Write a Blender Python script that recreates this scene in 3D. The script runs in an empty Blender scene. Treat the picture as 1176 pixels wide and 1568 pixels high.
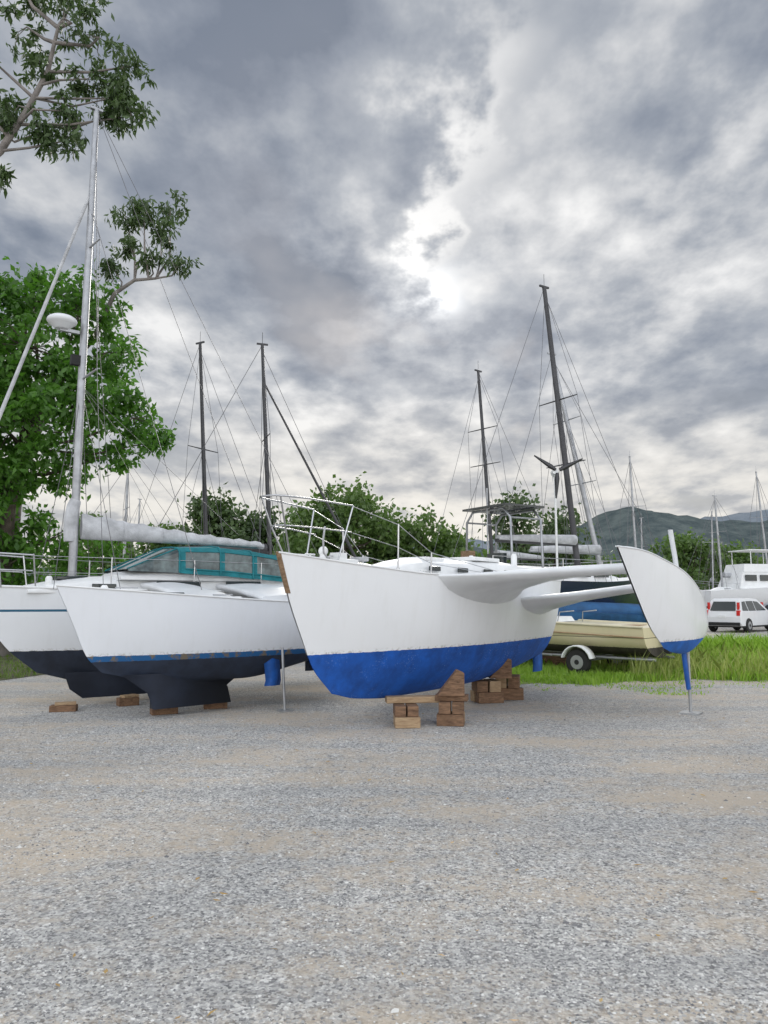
import bpy, bmesh, math, numpy as np
from mathutils import Vector, Matrix
scene = bpy.context.scene
scene.view_settings.view_transform = 'Standard'
scene.view_settings.look = 'None'
scene.view_settings.exposure = 0

# ------------------------------------------------------------------ materials
def new_mat(name):
    m = bpy.data.materials.new(name); m.use_nodes = True
    return m, m.node_tree.nodes, m.node_tree.links, m.node_tree.nodes['Principled BSDF']

def mixc(n, l, fac, a, b, blend='MIX'):
    x = n.new('ShaderNodeMix'); x.data_type = 'RGBA'; x.blend_type = blend
    for s, v in ((x.inputs[0], fac), (x.inputs[6], a), (x.inputs[7], b)):
        if isinstance(v, (int, float)): s.default_value = v
        elif isinstance(v, tuple): s.default_value = (v[0], v[1], v[2], 1)
        else: l.new(v, s)
    return x.outputs[2]

def mth(n, l, op, a, b=None, c=None, clamp=False):
    x = n.new('ShaderNodeMath'); x.operation = op; x.use_clamp = clamp
    for i, v in enumerate((a, b, c)):
        if v is None: continue
        if isinstance(v, (int, float)): x.inputs[i].default_value = v
        else: l.new(v, x.inputs[i])
    return x.outputs[0]

def noise(n, l, vec, scale, detail=4, rough=.5, dist=0):
    x = n.new('ShaderNodeTexNoise'); x.inputs['Scale'].default_value = scale
    x.inputs['Detail'].default_value = detail; x.inputs['Roughness'].default_value = rough
    x.inputs['Distortion'].default_value = dist
    if vec is not None: l.new(vec, x.inputs['Vector'])
    return x.outputs['Fac']

def ramp(n, l, fac, stops):
    x = n.new('ShaderNodeValToRGB'); e = x.color_ramp.elements
    while len(e) < len(stops): e.new(.5)
    for i, (p, c) in enumerate(stops):
        e[i].position = p
        e[i].color = (c, c, c, 1) if isinstance(c, (int, float)) else (c[0], c[1], c[2], 1)
    l.new(fac, x.inputs[0]); return x.outputs[0]

def objco(n):
    return n.new('ShaderNodeTexCoord').outputs['Object']

def paint(name, col, rough=.4, metal=0, var=.15, scale=3, bump=0):
    m, n, l, p = new_mat(name)
    co = objco(n)
    f = noise(n, l, co, scale, 3, .6)
    f2 = ramp(n, l, f, [(.35, 0), (.7, 1)])
    dark = tuple(c * (1 - var) for c in col)
    l.new(mixc(n, l, f2, dark, tuple(col)), p.inputs['Base Color'])
    p.inputs['Roughness'].default_value = rough
    p.inputs['Metallic'].default_value = metal
    if bump:
        b = n.new('ShaderNodeBump'); b.inputs['Strength'].default_value = bump
        b.inputs['Distance'].default_value = .02
        l.new(noise(n, l, co, scale * 12, 3, .6), b.inputs['Height']); l.new(b.outputs[0], p.inputs['Normal'])
    return m

def hull_mat(name, top, bottom, zl, stripe=None, speck=False, topstripe=None):
    """topsides / boot stripe / antifoul split by height on the hull"""
    m, n, l, p = new_mat(name)
    co = objco(n)
    sep = n.new('ShaderNodeSeparateXYZ'); l.new(co, sep.inputs[0]); z = sep.outputs[2]
    mp = n.new('ShaderNodeMapping'); mp.inputs['Scale'].default_value = (2.5, 2.5, .35)
    l.new(co, mp.inputs[0])
    streak = ramp(n, l, noise(n, l, mp.outputs[0], 3, 4, .65), [(.5, 0), (.8, 1)])
    grime = noise(n, l, co, 1.3, 3, .6)
    t = mixc(n, l, mth(n, l, 'MULTIPLY', streak, .18), top, (top[0]*.72, top[1]*.70, top[2]*.64))
    t = mixc(n, l, mth(n, l, 'MULTIPLY', grime, .18), t, (top[0]*.72, top[1]*.75, top[2]*.8))
    near = mth(n, l, 'SUBTRACT', 1, mth(n, l, 'MULTIPLY', mth(n, l, 'SUBTRACT', z, zl), 20), clamp=True)
    spots = ramp(n, l, noise(n, l, co, 20, 4, .7), [(.50, 0), (.62, 1)])
    t = mixc(n, l, mth(n, l, 'MULTIPLY', mth(n, l, 'MULTIPLY', near, spots), .6), t, (.26, .22, .15))
    if topstripe:
        z0, z1, c = topstripe
        a = mth(n, l, 'MULTIPLY', mth(n, l, 'GREATER_THAN', z, z0), mth(n, l, 'LESS_THAN', z, z1))
        t = mixc(n, l, a, t, c)
    wob = mth(n, l, 'MULTIPLY', mth(n, l, 'SUBTRACT', noise(n, l, co, 14, 2, .6), .5), .018)
    zz = mth(n, l, 'ADD', z, wob)
    bn = noise(n, l, co, 4, 4, .65)
    b = mixc(n, l, ramp(n, l, bn, [(.35, 0), (.7, 1)]), tuple(c * .62 for c in bottom), tuple(c * 1.15 for c in bottom))
    if speck:
        sp = ramp(n, l, noise(n, l, co, 44, 3, .75), [(.62, 0), (.66, 1)])
        patch = ramp(n, l, noise(n, l, co, 2.2, 2, .5), [(.45, 0), (.62, 1)])
        b = mixc(n, l, mth(n, l, 'MULTIPLY', mth(n, l, 'MULTIPLY', sp, patch), .8), b, (.34, .46, .70))
    if stripe:
        h, c, c2 = stripe
        s = mixc(n, l, ramp(n, l, noise(n, l, co, 6, 4, .7), [(.52, 0), (.60, 1)]), c, c2)
        b = mixc(n, l, mth(n, l, 'GREATER_THAN', zz, zl - h), b, s)
    up = mth(n, l, 'GREATER_THAN', zz, zl)
    l.new(mixc(n, l, up, b, t), p.inputs['Base Color'])
    l.new(mth(n, l, 'SUBTRACT', .75, mth(n, l, 'MULTIPLY', up, .48)), p.inputs['Roughness'])
    bp = n.new('ShaderNodeBump'); bp.inputs['Strength'].default_value = .35; bp.inputs['Distance'].default_value = .025
    l.new(noise(n, l, co, 2.0, 2, .5), bp.inputs['Height']); l.new(bp.outputs[0], p.inputs['Normal'])
    return m

def leaf_mat(name, c1, c2, trans=.35):
    m, n, l, p = new_mat(name)
    g = n.new('ShaderNodeNewGeometry'); co = objco(n)
    f = mth(n, l, 'ADD', mth(n, l, 'MULTIPLY', g.outputs['Random Per Island'], .55),
            mth(n, l, 'MULTIPLY', noise(n, l, co, 1.1, 1), .5))
    col = mixc(n, l, f, c1, c2)
    l.new(col, p.inputs['Base Color']); p.inputs['Roughness'].default_value = .5
    t = n.new('ShaderNodeBsdfTranslucent')
    l.new(mixc(n, l, .6, col, (c2[0]*1.4, c2[1]*1.8, c2[2]*.8)), t.inputs[0])
    ms = n.new('ShaderNodeMixShader'); ms.inputs[0].default_value = trans
    l.new(p.outputs[0], ms.inputs[1]); l.new(t.outputs[0], ms.inputs[2])
    l.new(ms.outputs[0], n['Material Output'].inputs[0])
    return m

def wood_mat(name, c1, c2):
    m, n, l, p = new_mat(name); co = objco(n)
    mp = n.new('ShaderNodeMapping'); mp.inputs['Scale'].default_value = (1.5, 9, 9); l.new(co, mp.inputs[0])
    f = ramp(n, l, noise(n, l, mp.outputs[0], 4, 5, .7, .6), [(.35, 0), (.65, 1)])
    l.new(mixc(n, l, f, c1, c2), p.inputs['Base Color']); p.inputs['Roughness'].default_value = .8
    b = n.new('ShaderNodeBump'); b.inputs['Strength'].default_value = .5; b.inputs['Distance'].default_value = .01
    l.new(f, b.inputs['Height']); l.new(b.outputs[0], p.inputs['Normal'])
    return m

WHITE = (.82, .83, .84)
M_hullblue = hull_mat('blue_trimaran_paint', WHITE, (.003, .088, .42), .955, speck=True)
M_floatblue = hull_mat('float_paint', WHITE, (.005, .115, .45), 1.05)
M_left = hull_mat('left_hull_paint', (.79, .81, .84), (.020, .030, .055), .86, stripe=(.075, (.012, .10, .27), (.16, .13, .09)))
M_leftmain = hull_mat('left_main_paint', (.78, .80, .82), (.020, .028, .048), .84, topstripe=(1.42, 1.455, (.03, .12, .2)))
M_deck = paint('deck_gelcoat', (.80, .81, .81), .5, var=.12, scale=4)
M_wing = paint('wing_gelcoat', (.80, .82, .84), .34, var=.18, scale=1.6)
M_steel = paint('stainless', (.55, .56, .58), .28, 1, var=.2)
M_alloy = paint('mast_alloy', (.42, .43, .45), .42, .7, var=.3, scale=5)
M_darkmast = paint('dark_mast', (.07, .07, .075), .5, .3, var=.3)
M_wire = paint('rigging_wire', (.16, .16, .17), .5, .5)
M_teal = paint('teal_canvas', (.012, .19, .22), .85, var=.35, scale=6, bump=.4)
M_cover = paint('sail_cover_canvas', (.58, .59, .61), .9, var=.35, scale=5, bump=.6)
M_glass = paint('tinted_glass', (.02, .03, .032), .08, var=.2)
M_clear = paint('clear_vinyl', (.15, .20, .20), .10, var=.75, scale=5)
M_tarpblue = paint('blue_tarp', (.02, .11, .27), .7, var=.4, scale=3, bump=.5)
M_black = paint('black_rubber', (.02, .02, .02), .8, var=.3)
M_navy = paint('navy_antifoul', (.020, .028, .050), .75, var=.4)
M_bluepaint = paint('blue_antifoul', (.006, .10, .42), .65, var=.35, scale=8)
M_wood = wood_mat('hardwood_block', (.10, .055, .03), (.26, .15, .085))
M_wood2 = wood_mat('pale_timber', (.28, .18, .10), (.46, .33, .20))
M_stem = wood_mat('bare_stem_timber', (.14, .085, .045), (.30, .20, .12))
M_bark = paint('bark', (.14, .115, .09), .9, var=.5, scale=6, bump=.8)
M_gumbark = paint('gum_bark', (.30, .27, .25), .85, var=.5, scale=3, bump=.5)
M_cream = hull_mat('cream_boat_paint', (.74, .66, .43), (.07, .06, .05), .60, topstripe=(.80, .812, (.05, .05, .04)))
M_galv = paint('galvanised', (.45, .46, .47), .5, .7, var=.3)
M_carwhite = paint('car_white', (.74, .75, .76), .25, var=.05)
M_carsilver = paint('car_silver', (.42, .44, .46), .28, .5, var=.05)
M_red = paint('tail_lamp_red', (.6, .02, .015), .25)
M_leafA = leaf_mat('mango_leaves', (.018, .055, .010), (.12, .27, .035), .36)
M_leafG = leaf_mat('gum_leaves', (.025, .048, .018), (.095, .15, .05), .22)
M_leafB = leaf_mat('bush_leaves', (.035, .075, .02), (.14, .22, .055), .28)
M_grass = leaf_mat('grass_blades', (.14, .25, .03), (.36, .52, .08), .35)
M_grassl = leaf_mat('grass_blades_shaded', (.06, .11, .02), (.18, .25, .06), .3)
M_grassdry = leaf_mat('grass_blades_dry', (.16, .23, .04), (.40, .42, .14), .3)

# ------------------------------------------------------------------ mesh helpers
class B:
    def __init__(s): s.v = []; s.f = []; s.m = []; s.sm = []
    def add(s, vs, fs, mi=0, smooth=False):
        o = len(s.v); s.v += [tuple(map(float, v)) for v in vs]
        for f in fs: s.f.append([i + o for i in f]); s.m.append(mi); s.sm.append(smooth)
    def box(s, c, size, mi=0, rz=0, taper=1, ry=0, tx=None):
        a, b, h = size[0]/2, size[1]/2, size[2]/2
        t2 = tx if tx is not None else taper
        vs = [Vector((x*a*(t2 if z > 0 else 1), y*b*(taper if z > 0 else 1), z*h)) for z in (-1, 1) for y in (-1, 1) for x in (-1, 1)]
        Mx = Matrix.Rotation(rz, 3, 'Z') @ Matrix.Rotation(ry, 3, 'Y')
        vs = [Mx @ v + Vector(c) for v in vs]
        s.add(vs, [(0, 2, 3, 1), (4, 5, 7, 6), (0, 1, 5, 4), (2, 6, 7, 3), (0, 4, 6, 2), (1, 3, 7, 5)], mi)
    def loft(s, rings, mi=0, smooth=True, cap=True, closed=True):
        n = len(rings[0]); vs = [p for r in rings for p in r]; fs = []
        for i in range(len(rings) - 1):
            for j in range(n if closed else n - 1):
                k = (j + 1) % n
                fs.append((i*n + j, i*n + k, (i+1)*n + k, (i+1)*n + j))
        s.add(vs, fs, mi, smooth)
        if cap:
            s.add(rings[0], [tuple(range(n))], mi); s.add(rings[-1], [tuple(range(n))[::-1]], mi)
    def tube(s, pts, r, n=8, mi=0, sx=1.0):
        pts = [Vector(p) for p in pts]
        rr = r if isinstance(r, (list, tuple)) else [r] * len(pts)
        rings = []; prev = None
        for i, p in enumerate(pts):
            d = (pts[min(i+1, len(pts)-1)] - pts[max(i-1, 0)])
            if d.length < 1e-6: d = Vector((0, 0, 1))
            d.normalize()
            if prev is None:
                u = d.cross(Vector((0, 0, 1)) if abs(d.z) < .9 else Vector((0, 1, 0))).normalized()
            else:
                u = (prev - d * prev.dot(d)).normalized()
            prev = u; w = d.cross(u)
            rings.append([p + (u*math.cos(a)*sx + w*math.sin(a)) * rr[i] for a in [2*math.pi*k/n for k in range(n)]])
        s.loft(rings, mi, True, True)
    def ball(s, c, r, mi=0, n=12, k=7, sq=(1, 1, 1)):
        rings = []
        for i in range(k + 1):
            t = math.pi * (i / k) * .98 + .02
            rings.append([(c[0] + r*sq[0]*math.sin(t)*math.cos(a), c[1] + r*sq[1]*math.sin(t)*math.sin(a), c[2] + r*sq[2]*math.cos(t)) for a in [2*math.pi*q/n for q in range(n)]])
        s.loft(rings, mi)
    def obj(s, name, mats, parent=None, loc=None, rz=0, bevel=0, recalc=True):
        me = bpy.data.meshes.new(name); me.from_pydata(s.v, [], s.f)
        for m in (mats if isinstance(mats, (list, tuple)) else [mats]): me.materials.append(m)
        me.polygons.foreach_set('material_index', s.m); me.polygons.foreach_set('use_smooth', s.sm)
        if recalc:
            bm = bmesh.new(); bm.from_mesh(me); bmesh.ops.recalc_face_normals(bm, faces=bm.faces); bm.to_mesh(me); bm.free()
        o = bpy.data.objects.new(name, me); scene.collection.objects.link(o)
        if parent: o.parent = parent
        if loc: o.location = loc
        o.rotation_euler[2] = rz
        if bevel:
            b = o.modifiers.new('bevel', 'BEVEL'); b.width = bevel; b.segments = 2; b.limit_method = 'ANGLE'
        return o

def empty(name, loc=(0, 0, 0), rz=0):
    e = bpy.data.objects.new(name, None); scene.collection.objects.link(e)
    e.location = loc; e.rotation_euler[2] = rz; e.empty_display_size = .2
    return e

def crv(x, tab):
    xs = [t[0] for t in tab]; ys = [t[1] for t in tab]
    if x <= xs[0]: return ys[0]
    if x >= xs[-1]: return ys[-1]
    n = len(xs)
    d = [(ys[i+1]-ys[i])/(xs[i+1]-xs[i]) for i in range(n-1)]
    mm = [d[0]] + [0 if d[i-1]*d[i] <= 0 else 2*d[i-1]*d[i]/(d[i-1]+d[i]) for i in range(1, n-1)] + [d[-1]]
    for i in range(n-1):
        if x <= xs[i+1]:
            h = xs[i+1]-xs[i]; t = (x-xs[i])/h
            return (2*t**3-3*t*t+1)*ys[i]+(t**3-2*t*t+t)*h*mm[i]+(-2*t**3+3*t*t)*ys[i+1]+(t**3-t*t)*h*mm[i+1]

def hull(b, L, sheer, keel, beam, stem, m=3.2, x0=0, y0=0, NT=44, NQ=18, camber=.04, flare=.12, trake=0, vee=.85, rnd=.5, mi=0, dmi=1, cant=0):
    rings = []
    for i in range(NT + 1):
        t = (i / NT) ** 1.25
        half = []
        for j in range(NQ + 1):
            q = math.sin(math.pi/2 * j / NQ)
            xs = crv(q, stem); xe = L - trake * q
            x = xs + (xe - xs) * t
            zs = crv(x, sheer); zk = crv(x, keel)
            z = zs + (zk - zs) * q
            e = vee + (rnd - vee) * min(1, t * 2.6)
            y = crv(t, beam) * max(0, 1 - q**m) ** e * (1 - flare * q)
            half.append((x, y, z))
        ring = [(x + x0, -y + y0 + cant*(z-1), z) for x, y, z in half] + [(x + x0, y + y0 + cant*(z-1), z) for x, y, z in half[-2::-1]]
        rings.append(ring)
    b.loft(rings, mi, True, False, closed=False)
    b.add(rings[-1], [tuple(range(len(rings[-1])))], mi)
    ND = 6; dr = []
    for r in rings:
        p, q = r[0], r[-1]; w = abs(q[1]-p[1])
        dr.append([(p[0], p[1] + (q[1]-p[1])*k/ND, p[2] + .003 + camber*min(1, w)*(1-(2*k/ND-1)**2)) for k in range(ND + 1)])
    b.loft(dr, dmi, True, False, closed=False)
    return [r[0] for r in rings], [r[-1] for r in rings]

def wingring(y, xle, c, ztop, t, nose=.05, n=12):
    """flat-topped beam section: rounded nose of height `nose`, belly of depth t under mid chord"""
    out = []
    for k in range(n + 1):
        u = 1 - k/n
        out.append((xle + c*u, y, ztop + .035*math.sin(math.pi*u)))
    out.append((xle - .02, y, ztop - nose*.35))
    out.append((xle - .012, y, ztop - nose*.75))
    for k in range(1, n):
        u = k/n
        f = (u**.75*(1-u)**.55)/.50
        out.append((xle + c*u, y, ztop - nose*(1-u) - .015 - (t-nose*.5)*f))
    return out

def pick(edge, x):
    return min(edge, key=lambda p: abs(p[0]-x))

# ------------------------------------------------------------------ BLUE TRIMARAN
A1 = math.atan2(.8, .6)
tri = empty('trimaran', (-1.2, 8.4, 0), A1)
b = B()
stem = [(0, 0), (.35, .20), (.62, .42), (.82, .60), (1, .95)]
pe, se = hull(b, 6.5, [(0, 2.12), (1.2, 2.0), (2.5, 1.92), (6.5, 1.92)],
     [(0, .62), (.95, .47), (1.4, .37), (2.2, .31), (3.8, .32), (5.2, .42), (6.5, .60)],
     [(0, 0.012), (.08, .19), (.2, .40), (.38, .64), (.55, .74), (.8, .68), (1, .55)], stem, m=3.0, trake=.1, flare=.16)
b.obj('hull', [M_hullblue, M_deck], tri)
b = B()
for e in (pe, se): b.tube([(p[0], p[1], p[2]+.010) for p in e], .013, 6)
b.obj('toe_rail', M_deck, tri)
b = B()
sp = [(crv(q, stem), 0, 2.12 + (.62-2.12)*q) for q in np.linspace(-.012, .30, 9)]
b.loft([[(x-.022, -.012, z), (x-.022, .012, z), (x+.028, .028, z), (x+.028, -.028, z)] for x, y, z in sp], 0, False)
b.obj('stem_timber', M_stem, tri, bevel=.005)
def cabin(b, x0, x1, w0, w1, zb, h0, h1, mi=0, n=14, y0=0, crown=.06):
    rings = []
    for i in range(n + 1):
        t = i/n; x = x0 + (x1-x0)*t
        w = w0 + (w1-w0)*t; h = h0 + (h1-h0)*t
        up = math.sin(min(1, t*4)*math.pi/2) * (1 if t < .93 else .9)
        h = .03 + h*up
        rings.append([(x, y0-w, zb-.03), (x, y0-w*.97, zb+h*.55), (x, y0-w*.88, zb+h*.92), (x, y0-w*.45, zb+h+crown*.75), (x, y0, zb+h+crown),
                      (x, y0+w*.45, zb+h+crown*.75), (x, y0+w*.88, zb+h*.92), (x, y0+w*.97, zb+h*.55), (x, y0+w, zb-.03)])
    b.loft(rings, mi, True, True)
b = B()
cabin(b, 1.7, 5.1, .30, .56, 1.93, .14, .20)
b.box((5.7, -.46, 2.02), (1.3, .05, .2), 0); b.box((5.7, .46, 2.02), (1.3, .05, .2), 0)
b.box((2.9, 0, 2.17), (.5, .46, .05), 0); b.box((4.3, 0, 2.22), (.8, .6, .06), 0)
b.box((1.05, 0, 2.07), (.4, .34, .05), 0)
b.obj('cabin', M_deck, tri, bevel=.012)
b = B()
for x in (2.6, 3.3, 4.0, 4.6):
    for s in (-1, 1): b.box((x, s*(.355+.045*(x-1.7)*.9+.03), 2.02), (.30, .03, .065), 0, rz=-s*.075)
b.obj('cabin_windows', M_glass, tri, bevel=.01)
b = B()
b.tube([(.75, -.02, 2.05), (.75, -.02, 2.16)], [.05, .04], 12); b.ball((.75, -.02, 2.18), .06, 0)
b.box((1.0, -.05, 2.12), (.16, .14, .10), 0)
for x in (.45, 2.2, 3.4, 5.2):
    for s in (-1, 1):
        p = pick(pe if s < 0 else se, x); b.tube([(x-.08, p[1]-s*.08, p[2]+.05), (x+.08, p[1]-s*.08, p[2]+.05)], .012, 6)
        b.tube([(x, p[1]-s*.08, p[2]), (x, p[1]-s*.08, p[2]+.05)], .012, 6)
for x, y in ((5.0, -.4), (5.0, .4)):
    b.tube([(x, y, 2.1), (x, y, 2.30), (x, y, 2.34)], [.05, .05, .03], 12)
b.obj('deck_fittings', M_deck, tri)
b = B()
b.tube([(.55, -.22, 2.45), (.50, -.24, 2.30), (.52, -.23, 2.14), (.62, -.20, 2.09), (.8, -.12, 2.12), (.95, .05, 2.14)], .012, 6)
for k in range(3): b.tube([(1.35+.11*math.cos(a), -.1+.11*math.sin(a), 2.09+.014*k) for a in np.linspace(0, 6.28, 14)], .011, 5)
b.obj('mooring_rope', M_cover, tri)
b = B()
r = .0105
def rail(z, xf, w, x1, w1):
    return [(x1, -w1, z-.02), (xf+.45, -w*1.5, z), (xf+.14, -w*1.1, z), (xf+.03, -w*.75, z), (xf, -w*.3, z), (xf, w*.3, z), (xf+.03, w*.75, z), (xf+.14, w*1.1, z), (xf+.45, w*1.5, z), (x1, w1, z-.02)]
b.tube(rail(2.75, -.20, .16, .95, .32), r, 8); b.tube(rail(2.43, -.04, .12, .95, .29), r*.8, 8)
for s in (-1, 1):
    b.tube([(-.12, s*.15, 2.75), (-.0, s*.11, 2.43), (.14, s*.05, 2.12)], r, 8)
    b.tube([(.95, s*.32, 2.73), (.75, s*.26, 2.07)], r, 8)
    tops = [(.95, s*.32, 2.72)]; mids = [(.95, s*.31, 2.40)]
    for x, h in ((1.65, .60), (2.35, .30)):
        p = pick(pe if s < 0 else se, x)
        b.tube([(p[0], p[1]-s*.04, p[2]), (p[0], p[1]-s*.03, p[2]+h)], .011, 8)
        b.tube([(p[0], p[1]-s*.04, p[2]), (p[0], p[1]-s*.04, p[2]+.04)], .022, 8)
        tops.append((p[0], p[1]-s*.03, p[2]+h-.01)); mids.append((p[0], p[1]-s*.035, p[2]+h*.5))
    tops.append((4.2, s*.62, 2.0)); mids.append((3.6, s*.66, 1.98))
    b.tube(tops, .0055, 5); b.tube(mids, .0045, 5)
b.obj('pulpit_and_lifelines', M_steel, tri)

def wings(side, lat, xo=0, name='cross_wing'):
    b = B()
    st = [(.50, 2.30, 2.7, 1.925, .60, .03), (.66, 2.40, 2.5, 1.930, .50, .04), (.85, 2.52, 2.1, 1.94, .34, .05), (1.1, 2.66, 1.8, 1.955, .24, .065), (1.5, 2.88, 1.5, 1.985, .15, .085), (2.0, 3.15, 1.3, 2.02, .11, .10), (2.5, 3.40, 1.15, 2.045, .09, .11), (2.95, 3.62, 1.05, 2.06, .08, .11)]
    b.loft([wingring(side*y*lat/2.85, x+xo, c, z, t, nn) for y, x, c, z, t, nn in st], 0)
    st = [(.45, 4.6, 1.7, 1.60, .34, .05), (.8, 4.7, 1.3, 1.64, .24, .07), (1.4, 4.9, .9, 1.70, .13, .08), (2.2, 5.1, .7, 1.80, .09, .08), (2.9, 5.2, .6, 1.86, .08, .08)]
    b.loft([wingring(side*y*lat/2.85, x+xo, c, z, t, nn) for y, x, c, z, t, nn in st], 0)
    b.obj(name, M_wing, tri)
wings(-1, 2.85); wings(1, 1.95, .7)
def float_hull(y0, x0, mat=M_floatblue):
    b = B()
    pe, se = hull(b, 3.55, [(0, 2.22), (.5, 2.20), (1.2, 2.10), (1.9, 1.97), (2.5, 1.80), (3.0, 1.58), (3.55, 1.26)],
         [(0, 1.06), (1.3, 1.0), (1.9, .89), (2.4, .85), (3.0, .95), (3.55, 1.12)],
         [(0, .01), (.1, .09), (.3, .18), (.55, .23), (.8, .20), (1, .08)],
         [(0, 0), (.5, .60), (.8, 1.02), (1, 1.5)], m=3.0, x0=x0, y0=y0, camber=.14, flare=.0, vee=.7, cant=0.03)
    b.tube([(p[0], p[1], p[2]) for p in pe], .010, 6, 1); b.tube([(p[0], p[1], p[2]) for p in se], .010, 6, 1)
    b.obj('float', [mat, M_wing], tri)
float_hull(-3.0, 2.58); float_hull(2.05, 3.5)
b = B()
b.loft([[(x-.10, -3.0, z), (x, -3.03, z), (x+.16, -3.0, z), (x, -2.97, z)] for x, z in ((4.95, 1.0), (5.02, .75), (5.10, .5), (5.16, .34))], 0, True)
b.loft([[(x-.05, -3.0, z), (x, -3.035, z), (x+.08, -3.0, z), (x, -2.965, z)] for x, z in ((4.95, 1.7), (4.78, 2.2), (4.65, 2.48), (4.62, 2.56))], 1, True)
b.obj('float_rudder', [M_bluepaint, M_wing], tri)
b = B()
b.tube([(5.22, -3.0, .02), (5.22, -3.0, 1.0)], .022, 8); b.box((5.22, -3.0, .012), (.26, .26, .02), 0)
b.box((5.22, -3.0, 1.0), (.2, .12, .03), 0)
b.obj('float_stand', M_galv, tri)
b = B()
b.loft([[(x-.22, -.02, z), (x, -.05, z), (x+.2, -.01, z), (x, .03, z)] for x, z in ((6.55, 1.2), (6.6, .8), (6.62, .45), (6.6, .32))], 0, True)
b.obj('rudder', M_bluepaint, tri)

# timber blocking under the hull: alternating rough sleepers
def stack(x, y, z, w, rz, layers=3, seed=0):
    rs = np.random.RandomState(seed); b = B(); h = z/layers
    for i in range(layers):
        a = rz + rs.uniform(-.12, .12)
        ox, oy = rs.uniform(-.015, .015, 2)
        if i % 2 == 0:
            for s in (-1, 1):
                d = w*.27*s; b.box((ox-math.sin(a)*d, oy+math.cos(a)*d, h*(i+.5)), (w*rs.uniform(.95, 1.1), w*.42, h*.97), int(rs.rand() < .3), a)
        else:
            for s in (-1, 1):
                d = w*.25*s; b.box((ox+math.cos(a)*d, oy+math.sin(a)*d, h*(i+.5)), (w*.44, w*rs.uniform(.9, 1.05), h*.97), int(rs.rand() < .4), a)
    b.obj('timber_block_stack', [M_wood, M_wood2], None, (x, y, 0), bevel=.008)
stack(.28, 9.72, .27, .32, .1, 2, 1); stack(.88, 9.86, .30, .34, -.15, 2, 2)
stack(1.62, 12.0, .34, .40, .2, 2, 3); stack(2.02, 12.35, .38, .40, -.1, 2, 4)
b = B(); b.box((.42, 9.90, .315), (.80, .17, .08), 0, .12); b.box((.88, 9.88, .34), (.42, .2, .075), 1, -.2)
b.obj('timber_beam', [M_wood2, M_wood], bevel=.008)
for (x, y) in ((.88, 9.82), (1.85, 11.95)):
    b = B()
    b.loft([[(-.20, dy, .375), (.15, dy, .375), (.15, dy, .66), (.06, dy, .70)] for dy in (-.09, .09)], 0, False)
    b.obj('timber_chock', M_wood, None, (x, y, 0), bevel=.006)

# ------------------------------------------------------------------ LEFT TRIMARAN
A2 = math.atan2(.6, .8)
lt = empty('trimaran', (-6.12, 10.66, 0), A2)
b = B()
lpe, lse = hull(b, 6.6, [(0, 1.80), (2, 1.74), (6.6, 1.70)], [(0, .85), (1.2, .50), (2.2, .26), (3.6, .22), (5.2, .42), (6.6, .7)],
     [(0, .012), (.1, .22), (.25, .5), (.45, .78), (.7, .82), (1, .66)], [(0, 0), (.5, .45), (.8, .75), (1, 1.15)], m=3.0)
for e in (lpe, lse): b.tube([(p[0], p[1], p[2]+.012) for p in e], .02, 6, 1)
b.obj('hull', [M_leftmain, M_deck], lt)
b = B()
fpe, fse = hull(b, 4.5, [(0, 1.77), (1.5, 1.66), (3, 1.57), (4.5, 1.52)], [(0, .8), (.7, .62), (1.5, .46), (2.6, .45), (3.6, .62), (4.5, .84)],
     [(0, .012), (.1, .16), (.3, .34), (.55, .42), (.8, .38), (1, .26)], [(0, 0), (.5, .24), (.85, .42), (1, .62)], m=3.0, x0=.9, y0=-2.0)
for e in (fpe, fse): b.tube([(p[0], p[1], p[2]+.01) for p in e], .014, 6, 1)
b.obj('float', [M_left, M_deck], lt)
b = B()
b.loft([[(1.75-a, -2.0-w, z), (2.2, -2.0-w*1.4, z), (3.1-a*.6, -2.0, z), (2.2, -2.0+w*1.4, z)] for (z, w, a) in ((.6, .09, 0), (.35, .07, -.35), (.12, .06, -.45))], 0, True)
b.loft([[(1.6-a, -w, z), (2.4, -w*1.4, z), (4.4+a, 0, z), (2.4, w*1.4, z)] for (z, w, a) in ((.5, .16, .1), (.25, .13, 0.), (.10, .11, -.2))], 0, True)
b.obj('keel_fins', M_navy, lt)
b = B()
for x, c in ((2.5, .7), (3.7, 1.1)):
    b.loft([wingring(y, x, c, z, t, .07) for y, z, t in ((-.5, 1.86, .26), (-1.0, 1.82, .16), (-1.5, 1.76, .10), (-2.0, 1.70, .10), (-2.32, 1.64, .08))], 0)
b.obj('cross_beams', M_wing, lt)
b = B()
cabin(b, .9, 4.9, .35, .82, 1.72, .13, .22, 0)
cabin(b, 2.15, 5.2, .62, .80, 1.93, .10, .14, 0)
b.box((5.4, -.7, 1.92), (1.5, .06, .4), 0); b.box((5.4, .7, 1.92), (1.5, .06, .4), 0)
b.box((6.15, 0, 1.9), (.06, 1.4, .36), 0)
b.box((5.75, -.3, 2.12), (.5, .5, .18), 0)
b.obj('cabin', M_deck, lt, bevel=.015)
b = B()
b.box((3.0, -.80, 1.83), (.7, .03, .10), 0, rz=-.11); b.box((1.9, -.63, 1.80), (.35, .03, .07), 0, rz=-.12)
b.box((4.1, -.83, 1.85), (.6, .03, .1), 0, rz=-.11)
b.box((1.55, 0, 1.93), (.45, .4, .05), 0)
b.box((2.35, -2.18, 1.68), (.34, .12, .035), 0)
b.obj('cabin_windows', M_glass, lt, bevel=.01)
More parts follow.
